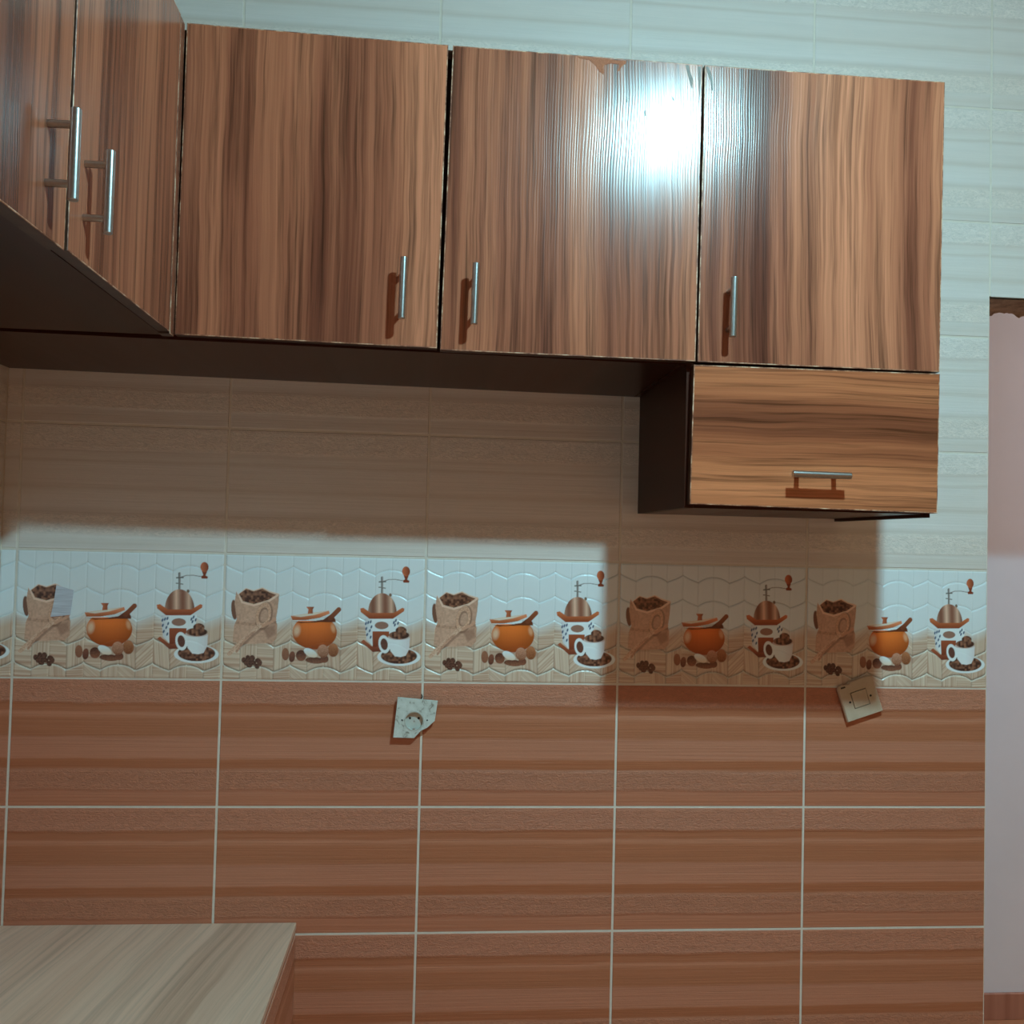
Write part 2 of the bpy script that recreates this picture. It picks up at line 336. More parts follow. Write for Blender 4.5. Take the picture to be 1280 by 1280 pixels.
def decor_paint(u, v):
    """colour and relief of the printed tile at (u,v); the drawing is laid out on a 1154 x 720 sheet"""
    X = 68+27*v+1154*u; Y = 733+12*u-v*(726-13*u)
    kc = u*12.0; a = np.abs(np.mod(kc+1, 2)-1); pk = np.round(kc/2).astype(int)
    lift = np.where(pk % 2 == 0, 0.062*(1-a**0.75), 0.045*(1-a**2.2))
    rr = (v-lift-0.055)/0.2; row = np.floor(rr); fr = rr-row
    dl = np.minimum(fr, 1-fr)*0.2*720            # distance to a scale edge in sheet units
    dc = np.abs(kc-np.round(kc))*96.0
    odd = np.round(kc).astype(int) % 2 == 1
    line = np.exp(-(dl/5.0)**2); cl = np.exp(-(dc/3.5)**2)
    height = 0.0011*fr - 0.0009*line - 0.0005*cl + 0.0004*np.sin(np.clip(fr, 0, 1)*np.pi)
    C = np.zeros(u.shape+(3,))
    white = alb(163, 186, 189); C[...] = white
    C = C*(1-0.10*line[..., None])*(1-0.05*cl[..., None])
    # wood-look scales in the lower half
    cell = np.floor(kc)*7.13+row*3.77
    hsh = np.modf(np.abs(np.sin(cell*12.9898)*43758.5453))[0]
    ang = np.where(hsh < .33, 0.05, np.where(hsh < .66, 1.52, 0.75))
    s = X*np.sin(ang)-Y*np.cos(ang)*np.where(np.floor(kc) % 2 == 0, 1, -1)
    st = vnoise(s, s*0+cell, 7.0, 5)*0.6+vnoise(s, s*0+cell, 3.4, 9)*0.4
    brown = alb(132, 110, 92)*(1-st[..., None])+alb(186, 174, 158)*st[..., None]
    brown = brown*(1-0.5*np.exp(-(fr*0.2*720/10.0)**2))[..., None]*(1-0.25*(cl*odd)[..., None])
    up = np.exp(-((1-fr)*0.2*720/6.0)**2); brown = brown*(1-0.45*up[..., None])+alb(200, 198, 188)*0.45*up[..., None]
    mask = np.where(rr < 2.0, 1.0, 0.0)
    mask = np.where((row == 1), 0.35+0.65*np.clip((1-fr)*2.2, 0, 1), mask)
    C = C*(1-mask[..., None])+brown*mask[..., None]
    flat = np.zeros(u.shape)
    def over(d, c, soft=2.2, op=1.0):
        nonlocal C, flat
        m = np.clip(0.5-d/soft, 0, 1)*op; flat = np.maximum(flat, m); m = m[..., None]; C = C*(1-m)+np.asarray(c)*m
    def grad(c0, c1, t): t = np.clip(t, 0, 1)[..., None]; return np.asarray(c0)*(1-t)+np.asarray(c1)*t
    P = lambda *pts: sd_poly(X, Y, pts)
    E = lambda *q: sd_ell(X, Y, *q)
    L = lambda w, *pts: sd_line(X, Y, pts, w)
    nz = vnoise(X, Y, 9, 1); nf = vnoise(X, Y, 5, 2)
    beans = grad(alb(52, 36, 30), alb(112, 84, 66), (vnoise(X, Y, 12, 4)*1.5-0.35))
    # sack of beans
    over(P((130, 522), (200, 532), (350, 528), (390, 505), (330, 540), (140, 540)), alb(118, 98, 80), 10, .5)
    over(E(138, 330, 17, 58, -4), alb(88, 66, 54))
    weave = 0.5+0.25*np.sin(X*0.9)*np.sin(Y*0.9)+0.35*(nz-.5)
    side = np.clip((X-150)/240, 0, 1)
    burl = grad(alb(118, 98, 82), alb(172, 150, 130), weave*0.9-0.25*np.abs(side-.35)+0.15)
    over(P((150, 225), (140, 290), (152, 385), (136, 425), (128, 520), (210, 532), (352, 526), (378, 500), (384, 420), (376, 390), (388, 320), (397, 240), (340, 275), (250, 303), (185, 285)), burl)
    over(P((150, 395), (230, 408), (380, 395), (380, 412), (230, 424), (142, 412)), grad(alb(108, 88, 72), alb(150, 128, 108), nz), op=.75)
    over(P((150, 222), (160, 240), (205, 203), (250, 216), (300, 199), (345, 222), (397, 236), (390, 250), (340, 284), (250, 310), (180, 292)), alb(178, 158, 140))
    over(P((166, 238), (208, 208), (250, 222), (300, 206), (340, 228), (380, 242), (335, 272), (250, 297), (188, 280)), beans)
    over(P((300, 440), (370, 420), (375, 470), (330, 500)), alb(104, 82, 68), 14, .6)
    over(np.abs(E(309, 366, 34, 62, 14))-13, alb(84, 64, 52), 5, .6)
    over(L(36, (286, 432), (236, 476), (170, 536)), alb(90, 70, 57), 8, .55)
    over(np.abs(E(305, 362, 34, 62, 14))-8, grad(alb(138, 112, 92), alb(176, 152, 130), nf))
    over(L(24, (282, 425), (232, 468), (165, 530), (108, 588)), grad(alb(140, 116, 98), alb(182, 160, 140), nf))
    over(L(15, (300, 425), (345, 405), (372, 385)), alb(150, 126, 106))
    over(L(13, (250, 460), (190, 515), (150, 575)), grad(alb(120, 98, 82), alb(160, 138, 118), nf))
    for (bx, by) in ((192, 625), (216, 612), (241, 612), (272, 628), (222, 655), (266, 660), (245, 640), (282, 640), (205, 640), (232, 634)):
        over(E(bx, by, 17, 14, bx*7 % 90), grad(alb(42, 30, 27), alb(84, 62, 52), nf))
    # clay pot
    over(E(610, 572, 150, 26), alb(118, 98, 82), 30, .55)
    body = grad(alb(186, 104, 44), alb(120, 58, 24), (Y-430)/130)
    body = body*(0.80+0.45*np.clip(1-((X-590)/130)**2, 0, 1))[..., None]
    over(np.maximum(E(600, 462, 128, 100), 395-Y), body)
    over(E(497, 452, 18, 30, 10), alb(226, 196, 168), 18, .75); over(E(707, 436, 12, 24, -10), alb(214, 172, 134), 12, .7)
    over(P((478, 398), (560, 402), (650, 388), (700, 352), (722, 388), (722, 402), (640, 402), (520, 408)), alb(88, 48, 28))
    over(P((462, 366), (560, 352), (683, 335), (688, 352), (630, 376), (550, 390), (472, 390)), grad(alb(196, 132, 92), alb(150, 86, 52), (Y-352)/35))
    over(P((470, 366), (560, 352), (676, 337), (600, 360), (520, 372)), alb(208, 196, 182), 6, .75)
    over(P((552, 312), (598, 312), (590, 328), (590, 352), (560, 354), (564, 328)), grad(alb(176, 110, 76), alb(120, 68, 44), (X-556)/42))
    over(L(27, (690, 380), (741, 328)), grad(alb(128, 78, 50), alb(82, 46, 30), (Y-320)/70))
    for q, c0, c1 in (((430, 590, 21, 36, 0), (138, 102, 80), (100, 70, 54)), ((468, 605, 18, 32, 8), (98, 66, 52), (70, 46, 38)), ((520, 598, 30, 32, 0), (58, 38, 32), (104, 72, 56)),
                      ((600, 626, 56, 19, 4), (66, 44, 36), (104, 76, 60)), ((655, 618, 24, 22, 0), (72, 46, 38), (100, 70, 54)), ((706, 566, 31, 40, 0), (158, 112, 78), (112, 72, 46)), ((647, 572, 33, 38, 0), (176, 142, 118), (120, 84, 62))):
        over(sd_ell(X, Y, *q), grad(alb(*c0), alb(*c1), (Y-q[1]+q[3])/(2*q[3])+(nf-.5)*.5))
    over(E(575, 582, 42, 22, 28), grad(alb(236, 230, 222), alb(190, 168, 148), (Y-565)/45))
    # coffee mill
    over(L(5, (995, 165), (1035, 152), (1075, 152), (1122, 160)), alb(112, 118, 116))
    over(L(13, (995, 140), (995, 240)), grad(alb(60, 66, 64), alb(130, 138, 136), (X-988)/14))
    over(L(7, (978, 166), (1016, 164)), alb(74, 80, 78)); over(L(6, (976, 197), (1014, 203)), alb(96, 102, 98))
    over(P((1122, 128), (1152, 128), (1143, 152), (1156, 160), (1154, 170), (1120, 170), (1118, 158), (1130, 150)), alb(116, 58, 38))
    over(E(1137, 104, 23, 29), grad(alb(176, 104, 70), alb(112, 58, 38), (X-1120)/40))
    dm = np.abs((X-995)/82)
    dome = grad(alb(184, 152, 132), alb(92, 56, 42), np.abs(np.sin((X-995)/82*3.6+.8))*0.9)*(1-0.35*np.clip(dm, 0, 1)[..., None]**3)
    over(E(1043, 243, 8, 10), alb(90, 80, 66))
    over(np.maximum(E(995, 350, 84, 118), Y-352), dome)
    over(P((893, 380), (1092, 380), (1088, 430), (1062, 545), (940, 545), (900, 505)), grad(alb(190, 202, 206), alb(150, 166, 172), (940-X)/50))
    for q in ((898, 410), (912, 404), (926, 400), (900, 440), (920, 452), (905, 475), (925, 490), (1062, 404), (1074, 392), (1086, 408), (1068, 418), (930, 430)):
        over(E(q[0], q[1], 5, 10, 20), alb(62, 82, 104))
    over(E(990, 421, 40, 22), alb(112, 92, 80))
    over(P((936, 456), (1034, 456), (1034, 546), (936, 546)), grad(alb(140, 80, 52), alb(108, 58, 40), (Y-456)/90))
    over(P((866, 322), (884, 318), (928, 348), (1062, 348), (1112, 318), (1124, 322), (1122, 338), (1056, 382), (918, 382), (868, 342)), grad(alb(176, 108, 68), alb(128, 70, 44), (Y-330)/45))
    over(P((868, 516), (884, 504), (936, 546), (1010, 546), (1014, 574), (936, 576)), grad(alb(150, 88, 60), alb(106, 58, 42), (Y-510)/60))
    # cup and saucer
    over(E(1090, 605, 127, 53), alb(196, 206, 206))
    over(E(1090, 600, 106, 46), beans)
    over(np.abs(E(1004, 531, 27, 43, -8))-6.5, alb(200, 210, 212))
    over(E(1004, 531, 20, 34, -8), alb(74, 52, 44))
    over(P((1022, 492), (1156, 492), (1150, 560), (1130, 598), (1100, 606), (1066, 602), (1040, 570)), grad(alb(214, 222, 224), alb(160, 172, 176), (X-1090)/80))
    over(E(1090, 490, 64, 16), alb(150, 150, 146)); over(np.minimum(E(1092, 478, 60, 24), E(1104, 450, 32, 22)), beans)
    return C, height*(1-0.8*flat)+0.0004*flat

def decor_mesh(name, u0, u1, n=380):
    nx = max(6, int(n*(u1-u0))); nz = 236
    u, v = np.meshgrid(np.linspace(u0, u1, nx+1), np.linspace(0, 1, nz+1))
    C, hgt = decor_paint(u, v)
    edge = np.minimum(np.minimum(u-u0, u1-u)*TWD, np.minimum(v, 1-v)*THT)
    y = -(hgt-0.0002) + np.where(edge < 0.0015, 0.0005, 0)
    co_ = np.stack([(u-.5)*TWD, y, (v-.5)*THT], -1).reshape(-1, 3)
    idx = np.arange((nx+1)*(nz+1)).reshape(nz+1, nx+1)
    q = np.stack([idx[:-1, :-1], idx[:-1, 1:], idx[1:, 1:], idx[1:, :-1]], -1).reshape(-1, 4)
    nv = len(co_); k = [(u0-.5)*TWD, (u1-.5)*TWD]; zz = THT/2
    ex = np.array([[k[0], .0004, -zz], [k[1], .0004, -zz], [k[1], .0004, zz], [k[0], .0004, zz], [k[0], t0, -zz], [k[1], t0, -zz], [k[1], t0, zz], [k[0], t0, zz]])
    co_ = np.vstack([co_, ex]); b = nv
    q = np.vstack([q, [[b+4, b+5, b+1, b], [b+5, b+6, b+2, b+1], [b+6, b+7, b+3, b+2], [b+7, b+4, b, b+3]]])
    me = bpy.data.meshes.new(name); me.vertices.add(len(co_)); me.vertices.foreach_set('co', co_.ravel())
    me.loops.add(q.size); me.loops.foreach_set('vertex_index', q.ravel().astype(np.int32))
    me.polygons.add(len(q)); me.polygons.foreach_set('loop_start', np.arange(0, q.size, 4, dtype=np.int32))
    me.update(calc_edges=True)
    me.polygons.foreach_set('use_smooth', [True]*len(q))
    at = me.color_attributes.new('print', 'FLOAT_COLOR', 'POINT')
    rgba = np.ones((len(co_), 4), np.float32); rgba[:, :3] = 0.6; rgba[:nv, :3] = C.reshape(-1, 3)
    at.data.foreach_set('color', rgba.ravel()); me.update()
    return me
def decor_mat():
    g = NG('printed_band_tile'); at = g.n('ShaderNodeAttribute', None, attribute_name='print')
    return g.out(at.outputs['Color'], 0.22, spec=0.45)
M_decor = decor_mat()
decor_full = decor_mesh('decor_tile', 0, 1); decor_full.materials.append(M_decor)

# ------------------------------------------------------------------ wall tiles, each its own piece
cache = {}
def tile_mesh(x0, x1, z0, z1, mname):
    key = (round(x0, 4), round(x1, 4), round(z0, 4), round(z1, 4), mname)
    if key not in cache:
        c = 0.0009
        v = [(x0, t0, z0), (x1, t0, z0), (x1, t0, z1), (x0, t0, z1), (x0, c, z0), (x1, c, z0), (x1, c, z1), (x0, c, z1),
             (x0+c, 0, z0+c), (x1-c, 0, z0+c), (x1-c, 0, z1-c), (x0+c, 0, z1-c)]
        f = [(8, 9, 10, 11)]
        for i in range(4):
            j = (i+1) % 4; f += [(4+i, 4+j, 8+j, 8+i), (i, j, 4+j, 4+i)]
        cache[key] = mesh('tile', v, f)
        cache[key].materials.append(M_orange if mname == 'o' else M_beige)
    return cache[key]
rt = random.Random(11)
def put_tile(parent, cx, cz, kind, clip=(-1, 1, -1, 1), rotz=0.0, plane=0.0, base=(0, 0, 0)):
    """tile with full-tile centre at (cx along the wall, cz); clip in local metres; rotz 0 = back wall, 90deg = faces +x"""
    x0, x1 = max(-TWD/2, clip[0]), min(TWD/2, clip[1]); z0, z1 = max(-THT/2, clip[2]), min(THT/2, clip[3])
    if x1-x0 < 0.004 or z1-z0 < 0.004: return
    j = rt.uniform(-0.00025, 0.00025)
    loc = (cx, plane+j, cz) if rotz == 0 else (plane-j, cx, cz)
    loc = tuple(loc[i]-base[i] for i in range(3))
    if kind == 'd':
        if x1-x0 > TWD-0.001: me = decor_full
        else:
            me = decor_mesh('decor_tile', x0/TWD+.5, x1/TWD+.5); me.materials.append(M_decor)
        o = obj('decor_tile', me, None, parent, loc, (0, 0, rotz))
    else:
        o = obj('wall_tile', tile_mesh(x0, x1, z0, z1, kind), None, parent, loc, (0, rt.uniform(-.0006, .0006), rotz))
    return o
rows = range(-6, 7)
first_decor = None
for c in range(-1, 9):
    for r in rows:
        kind = 'd' if r == 0 else ('o' if r < 0 else 'b')
        cx, cz = (c+.5)*W, ZB+(r+.5)*H
        x_lo, x_hi = XL, XR; z_lo, z_hi = 0.0, CEIL
        if c == -1 and r == 0: x_lo = XL
        if cx > OX0 and cx < OX1 and cz+H/2 <= LZ: continue
        if c >= 5:
            if c*W < OX1-0.02 and cz-H/2 < LZ:           # above the doorway only
                if cz+H/2 < LZ+0.01: 
                    if (c+1)*W > OX1: x_lo = OX1
                    else: continue
                else: z_lo = LZ+0.004
            if kind == 'd': 
                if not ((c+1)*W > OX1): continue
                kind = 'b'
        if c >= 7 and r <= 2: kind = 'o' if r < 0 else 'b'
        o = put_tile(wall_back, cx, cz, kind, (x_lo-cx, x_hi-cx, z_lo-cz, z_hi-cz))
        if o is not None and kind == 'd' and c == 0: first_decor = o
for c in range(0, 4):                                     # left wall, from the corner towards the camera
    for r in range(-2, 3):
        kind = 'd' if r == 0 else ('o' if r < 0 else 'b')
        put_tile(wall_left, -(c+.5)*W-0.002, ZB+(r+.5)*H, kind, (-1, 1, -1, 1), math.pi/2, XL)

# pale streaked film laid over the sack on the first band tile
def overlay():
    x = lambda zx, zy: ((zx-60-22*(1-(zy-25)/720))/1175-.5)*TWD
    z = lambda zx, zy: ((748-zy)/722-.5)*THT
    pts = [(300, 222), (398, 250), (380, 392), (268, 406), (286, 320)]
    v = [(x(*p_), -0.0022, z(*p_)) for p_ in pts]; n = len(v)
    v += [(a, -0.0016, b) for a, _, b in v]
    f = [tuple(range(n))[::-1], tuple(range(n, 2*n))]+[(i, (i+1) % n, n+(i+1) % n, n+i) for i in range(n)]
    g = NG('pale_lilac'); xx, yy, zz = g.obj_xyz()
    nn = g.noise(g.comb(g.math('MULTIPLY', xx, 20.0), 0.0, g.math('MULTIPLY', zz, 500.0)), 1, 3)
    g.out(g.ramp(nn, [(0.35, (0.60, 0.56, 0.62)), (0.65, (0.82, 0.80, 0.86))]), 0.3)
    g.b.inputs['Alpha'].default_value = 0.8
    o = obj('lilac_overlay', mesh('lilac_overlay', v, f), g.m, first_decor); o['label'] = 'pale translucent film'
overlay()

# ------------------------------------------------------------------ handles and doors
def handle_mesh():
    bm = bmesh.new(); s = 0.029; Lh = 0.101
    cyl(bm, (0, -s, -Lh/2), (0, -s, Lh/2), 0.0058, seg=24, chamfer=0.0008)
    for z in (-0.0325, 0.0325):
        cyl(bm, (0, 0.0003, z), (0, -s, z), 0.0043, seg=16)
    return from_bm('handle', bm)
HANDLE = handle_mesh(); HANDLE.materials.append(M_steel)
def door(cab, name, corners, plane, hpos, horiz=False, rotz=0.0, mat=None, thick=0.018):
    """corners are (along wall, height) in world metres"""
    c = np.array(corners); cc = c.mean(0); b = cab.location
    me = prism_mesh(name, c-cc, thick)
    w = (cc[0], plane, cc[1]) if rotz == 0 else (plane, cc[0], cc[1])
    d = obj(name, me, [mat or M_door, M_edge, M_edged], cab, tuple(w[i]-b[i] for i in range(3)), (0, 0, rotz))
    if hpos is not None:
        hd = obj('handle', HANDLE, None, d, (hpos[0]-cc[0], 0, hpos[1]-cc[1]), (0, math.radians(90.6) if horiz else math.radians(0.8) if rotz == 0 else 0, 0))
        hd['label'] = 'brushed steel bar handle'
    return d
D = 0.38; z_ = lambda a: a+ZB

# two-door unit on the back wall
cabA = empty('wall_cabinet', (0.61, -0.18, z_(0.6115-0.0085*0.61)))
tag(cabA, 'long walnut wall cabinet with two doors hung above the plain beige tiles', 'cabinet')
def panel(cab, name, b, m, tilt=True, bevel=0.0):
    """panel in world metres; lower/upper heights follow the slight slope of the unit"""
    x0, x1, y0, y1, z0, z1 = b; s = -0.0085 if tilt else 0
    c = Vector(((x0+x1)/2, (y0+y1)/2, (z0+z1)/2+s*(x0+x1)/2))
    v = []
    for zz in (z0, z1):
        for (xx, yy) in ((x0, y0), (x1, y0), (x1, y1), (x0, y1)):
            v.append((xx-c.x, yy-c.y, zz+s*xx-c.z))
    f = [(3, 2, 1, 0), (4, 5, 6, 7), (0, 1, 5, 4), (1, 2, 6, 5), (2, 3, 7, 6), (3, 0, 4, 7)]
    return obj(name, mesh(name, v, f), m, cab, tuple(c-cab.location))
yf = -D+0.0185
panel(cabA, 'bottom_panel', (XL+.001, 1.2435, yf, -0.0005, z_(.6115), z_(.6275)), M_carc)
panel(cabA, 'top_panel', (XL+.001, 1.2435, yf, -0.0005, z_(1.112), z_(1.128)), M_carc)
panel(cabA, 'side_panel', (XL+.001, XL+.017, yf, -0.0005, z_(.6280), z_(1.1115)), M_carcz)
panel(cabA, 'side_panel', (1.2275, 1.2435, yf, -0.0005, z_(.6280), z_(1.1115)), M_carcz)
panel(cabA, 'divider_panel', (0.80, 0.84, yf+0.03, -0.0075, z_(.6280), z_(1.1115)), M_carcz)
panel(cabA, 'back_panel', (XL+.018, 1.227, -0.007, -0.0005, z_(.6280), z_(1.1115)), M_carcz)
d1 = door(cabA, 'door', [(.3930, z_(.613)), (.817, z_(.608)), (.8225, z_(1.120)), (.3950, z_(1.127))], -D, (.759, z_(.6985)))
d2 = door(cabA, 'door', [(.822, z_(.6055)), (1.2545, z_(.604)), (1.258, z_(1.116)), (.830, z_(1.120))], -D, (.8765, z_(.6945)))
# torn laminate and scuffs along the top edge of the second door
def patch(parent, cc, name, polys, m, th=0.0004, label=None):
    v, f = [], []
    for pts in polys:
        n = len(pts); b = len(v)
        v += [(x-cc[0], -th, z-cc[1]) for x, z in pts]+[(x-cc[0], 0.0002, z-cc[1]) for x, z in pts]
        f += [tuple(range(b+n-1, b-1, -1))]+[(b+i, b+(i+1) % n, b+n+(i+1) % n, b+n+i) for i in range(n)]
    bm = bmesh.new(); tmp = mesh(name, v, f); bm.from_mesh(tmp); bmesh.ops.recalc_face_normals(bm, faces=bm.faces); me = from_bm(name, bm)
    o = obj(name, me, m, parent)
    if label: o['label'] = label
    return o
cc2 = np.array([(.822, z_(.6055)), (1.2545, z_(.604)), (1.258, z_(1.116)), (.830, z_(1.120))]).mean(0)
q_ = lambda *pts: [(x, z_(z)) for x, z in pts]
patch(d2, cc2, 'torn_laminate', [q_((1.040, 1.1155), (1.046, 1.1125), (1.062, 1.1105), (1.072, 1.102), (1.079, 1.092), (1.086, 1.0875), (1.0875, 1.092), (1.085, 1.099), (1.088, 1.104), (1.100, 1.1075), (1.112, 1.1065), (1.1125, 1.101), (1.109, 1.094), (1.113, 1.095), (1.118, 1.104), (1.124, 1.1085), (1.1255, 1.1140), (1.108, 1.1132), (1.09, 1.1150), (1.06, 1.1158))], M_bare, label='patch of torn laminate showing bare brown board')
for pts in [q_((1.228, 1.113), (1.234, 1.1132), (1.236, 1.102), (1.241, 1.090), (1.240, 1.072), (1.237, 1.080), (1.233, 1.094)), q_((1.249, 1.112), (1.2545, 1.112), (1.2542, 1.05), (1.2525, 1.07), (1.2508, 1.09)),
            q_((1.125, 1.049), (1.128, 1.049), (1.1285, 1.043), (1.1255, 1.042)), q_((1.157, 1.029), (1.160, 1.031), (1.161, 1.021), (1.158, 1.020)), q_((1.188, .985), (1.191, .986), (1.190, .982)), q_((1.205, 1.056), (1.2085, 1.054), (1.2095, 1.050), (1.2065, 1.051))]:
    patch(d2, cc2, 'scuff_mark', [pts], M_stain, label='dark scuff on the laminate')

# tall unit at the right with a door and a flap below it
cabB = empty('wall_cabinet', (1.467, -0.18, z_(0.354)))
tag(cabB, 'walnut end cabinet with one door above a horizontal-grain flap', 'cabinet')
XBL, XBR = 1.2445, 1.6865
panel(cabB, 'side_panel', (XBL, XBL+.016, yf, -0.0005, z_(.356), z_(1.1145)), M_carcz, False)
panel(cabB, 'side_panel', (XBR-.016, XBR-.001, yf+.006, -0.0005, z_(.3505), z_(1.1145)), M_carcz, False)
panel(cabB, 'bottom_panel', (XBL+.0165, XBR-.0165, yf, -0.0005, z_(.356), z_(.372)), M_carc, False)
panel(cabB, 'middle_panel', (XBL+.0165, XBR-.0165, yf, -0.0005, z_(.593), z_(.609)), M_carc, False)
panel(cabB, 'top_panel', (XBL+.0165, XBR-.0165, yf, -0.0005, z_(1.098), z_(1.114)), M_carc, False)
panel(cabB, 'back_panel', (XBL+.0165, XBR-.0165, -0.006, -0.0005, z_(.3725), z_(1.0975)), M_carcz, False)
d3 = door(cabB, 'door', [(1.258, z_(.6035)), (1.6872, z_(.603)), (1.692, z_(1.115)), (1.2615, z_(1.116))], -D, (1.310, z_(.6925)))
fl = door(cabB, 'flap', [(1.249, z_(.3615)), (1.6858, z_(.3575)), (1.688, z_(.600)), (1.252, z_(.5985))], -D, (1.4665, z_(.4155)), True, 0.0, M_flap)
cc3 = np.array([(1.258, z_(.6035)), (1.6872, z_(.603)), (1.692, z_(1.115)), (1.2615, z_(1.116))]).mean(0)
patch(d3, cc3, 'scuff_mark', [q_((1.2635, 1.113), (1.2675, 1.113), (1.272, 1.104), (1.2755, 1.090), (1.2765, 1.072), (1.2735, 1.074), (1.2715, 1.090), (1.267, 1.100))], M_stain, label='dark scuff on the laminate')

# unit on the left wall
cabC = empty('wall_cabinet', (0.17, -0.83, z_(0.610)))
tag(cabC, 'walnut cabinet on the left wall seen from the side with two upright handles', 'cabinet')
YC1 = -1.275
panel(cabC, 'bottom_panel', (XL+.001, .3735, YC1, -D-.001, z_(.6115), z_(.6265)), M_carc, False)
panel(cabC, 'top_panel', (XL+.001, .3735, YC1, -D-.001, z_(1.110), z_(1.125)), M_carc, False)
panel(cabC, 'side_panel', (XL+.001, .3735, YC1, YC1+.016, z_(.627), z_(1.1095)), M_carcz, False)
panel(cabC, 'side_panel', (XL+.001, .3735, -D-.017, -D-.001, z_(.627), z_(1.1095)), M_carcz, False)
panel(cabC, 'divider_panel', (XL+.02, .345, -.833, -.817, z_(.627), z_(1.1095)), M_carcz, False)
door(cabC, 'door', [(-.8195, z_(.6125)), (-.4045, z_(.612)), (-.4045, z_(1.127)), (-.8185, z_(1.127))], .392, (-.777, z_(.698)), False, math.pi/2)
door(cabC, 'door', [(-1.272, z_(.609)), (-.8285, z_(.6095)), (-.8235, z_(1.127)), (-1.272, z_(1.127))], .392, (-.885, z_(.6985)), False, math.pi/2)
fs = door(cabC, 'filler_strip', [(-.4035, z_(.609)), (-.3815, z_(.609)), (-.3815, z_(1.124)), (-.4035, z_(1.124))], .3925, None, False, math.pi/2)

# ------------------------------------------------------------------ worktop and its tiled base
XC = 0.567; ZT = z_(-0.482); YC = -1.75
base = empty('counter_base', (0.27, YC/2, 0)); tag(base, 'counter base clad in orange tiles under the pale worktop', 'counter')
bx = box('body', (XL+.002, XC-t0-.0007, YC, -.002, 0, ZT-.0125), M_grout, base, 0, base.location)
for c in range(0, 5):
    for r in range(-6, -1):
        cx, cz = -(c+.5)*W-0.003, ZB+(r+.5)*H
        put_tile(base, cx, cz, 'o', (YC-cx, -0.003-cx, 0.002-cz, ZT-.0135-cz), math.pi/2, XC-.0005, base.location)
wt = box('worktop', (XL+.0005, XC, YC-.005, -.0008, ZT-.012, ZT), [M_top], None, 0.001)
tag(wt, 'pale streaked wood-look worktop in the lower left corner', 'worktop')

# ------------------------------------------------------------------ broken power socket
sk = empty('power_socket', (0.791, -0.0005, z_(-0.0765)), (0, math.radians(0), 0))
tag(sk, 'broken white power socket with its lower right corner snapped off', 'socket')
def socket():
    out = [(-.0345, .0475), (.0465, .0408), (.0415, .0005), (.0265, -.0135), (.0145, -.0195), (.0005, -.0345), (-.0415, -.0335)]
    R = 0.0200; ys, yb = -0.0150, -0.0095
    def hit(a):
        dx, dz = math.cos(a), math.sin(a); best = 9
        for i in range(len(out)):
            (ax, az), (bx_, bz) = out[i], out[(i+1) % len(out)]
            ex, ez = bx_-ax, bz-az; den = dx*ez-dz*ex
            if abs(den) < 1e-9: continue
            t = (ax*ez-az*ex)/den; s = (ax*dz-az*dx)/den
            if t > 0 and -1e-6 <= s <= 1+1e-6: best = min(best, t)
        return best
    angs = sorted([k*2*math.pi/64 for k in range(64)]+[math.atan2(z, x) % (2*math.pi) for x, z in out])
    v, f = [], []
    for a in angs:
        h = max(hit(a), R+0.0008); c, s = math.cos(a), math.sin(a)
        v += [(R*c, ys, R*s), (h*c-0.0006*c, ys, h*s-.0006*s), (h*c, ys+.0008, h*s), (h*c, yb, h*s), (R*c, yb, R*s)]
    n = len(angs)
    for i in range(n):
        j = (i+1) % n; A, B = 5*i, 5*j
        for k in range(5):
            k2 = (k+1) % 5; f.append((A+k, A+k2, B+k2, B+k))
    bm = bmesh.new(); t = mesh('cover_plate', v, f); bm.from_mesh(t); bmesh.ops.recalc_face_normals(bm, faces=bm.faces)
    obj('cover_plate', from_bm('cover_plate', bm), M_white, sk)['label'] = 'stained white plate with a broken corner'
    bm = bmesh.new(); seg = 40                                     # recessed well
    def ring(r, y): return [bm.verts.new((r*math.cos(k*2*math.pi/seg), y, r*math.sin(k*2*math.pi/seg))) for k in range(seg)]
    a0, a1, a2, a3 = ring(.0197, -.0158), ring(.0180, -.0158), ring(.0174, -.0065), ring(.0197, -.0050)
    for A, B in ((a0, a1), (a1, a2), (a3, a0)):
        for k in range(seg): bm.faces.new((A[k], A[(k+1) % seg], B[(k+1) % seg], B[k]))
    bm.faces.new(a2); bm.faces.new(a3[::-1]); bmesh.ops.recalc_face_normals(bm, faces=bm.faces)
    ins = obj('socket_well', from_bm('socket_well', bm), M_insert, sk)
    for x in (-.0088, .0088):
        bm = bmesh.new(); cyl(bm, (x, -.0060, .0045), (x, -.0067, .0045), .0025, seg=16)
        obj('pin_hole', from_bm('pin_hole', bm), M_black, ins)
    bm = bmesh.new(); cyl(bm, (0, -.0062, -.002), (0, -.0068, -.002), .0016, seg=12)
    obj('fixing_screw', from_bm('fixing_screw', bm), M_steel, ins)
    for z in (-.0165, .0165):
        obj('earth_clip', boxes_mesh('earth_clip', [(-.002, .002, -.0138, -.0064, z-.0012, z+.0012)]), M_steel, ins)
    for x in (-.0245, .0262):
        bm = bmesh.new(); cyl(bm, (x, -.0148, .002), (x, -.0153, .002), .0016, seg=12)
        obj('cover_screw', from_bm('cover_screw', bm), M_black, sk)
    obj('wall_box', boxes_mesh('wall_box', [(-.024, .022, -.0045, 0, -.0185, .036)]), M_gap, sk)['label'] = 'dark mounting box behind the plate'
    bm = bmesh.new(); cyl(bm, (.008, -.002, .034), (.0150, -.004, .0475), .0011, seg=8); cyl(bm, (.0150, -.004, .0475), (.013, -.001, .052), .0011, seg=8)
    obj('wire_end', from_bm('wire_end', bm), M_black, sk)
socket()

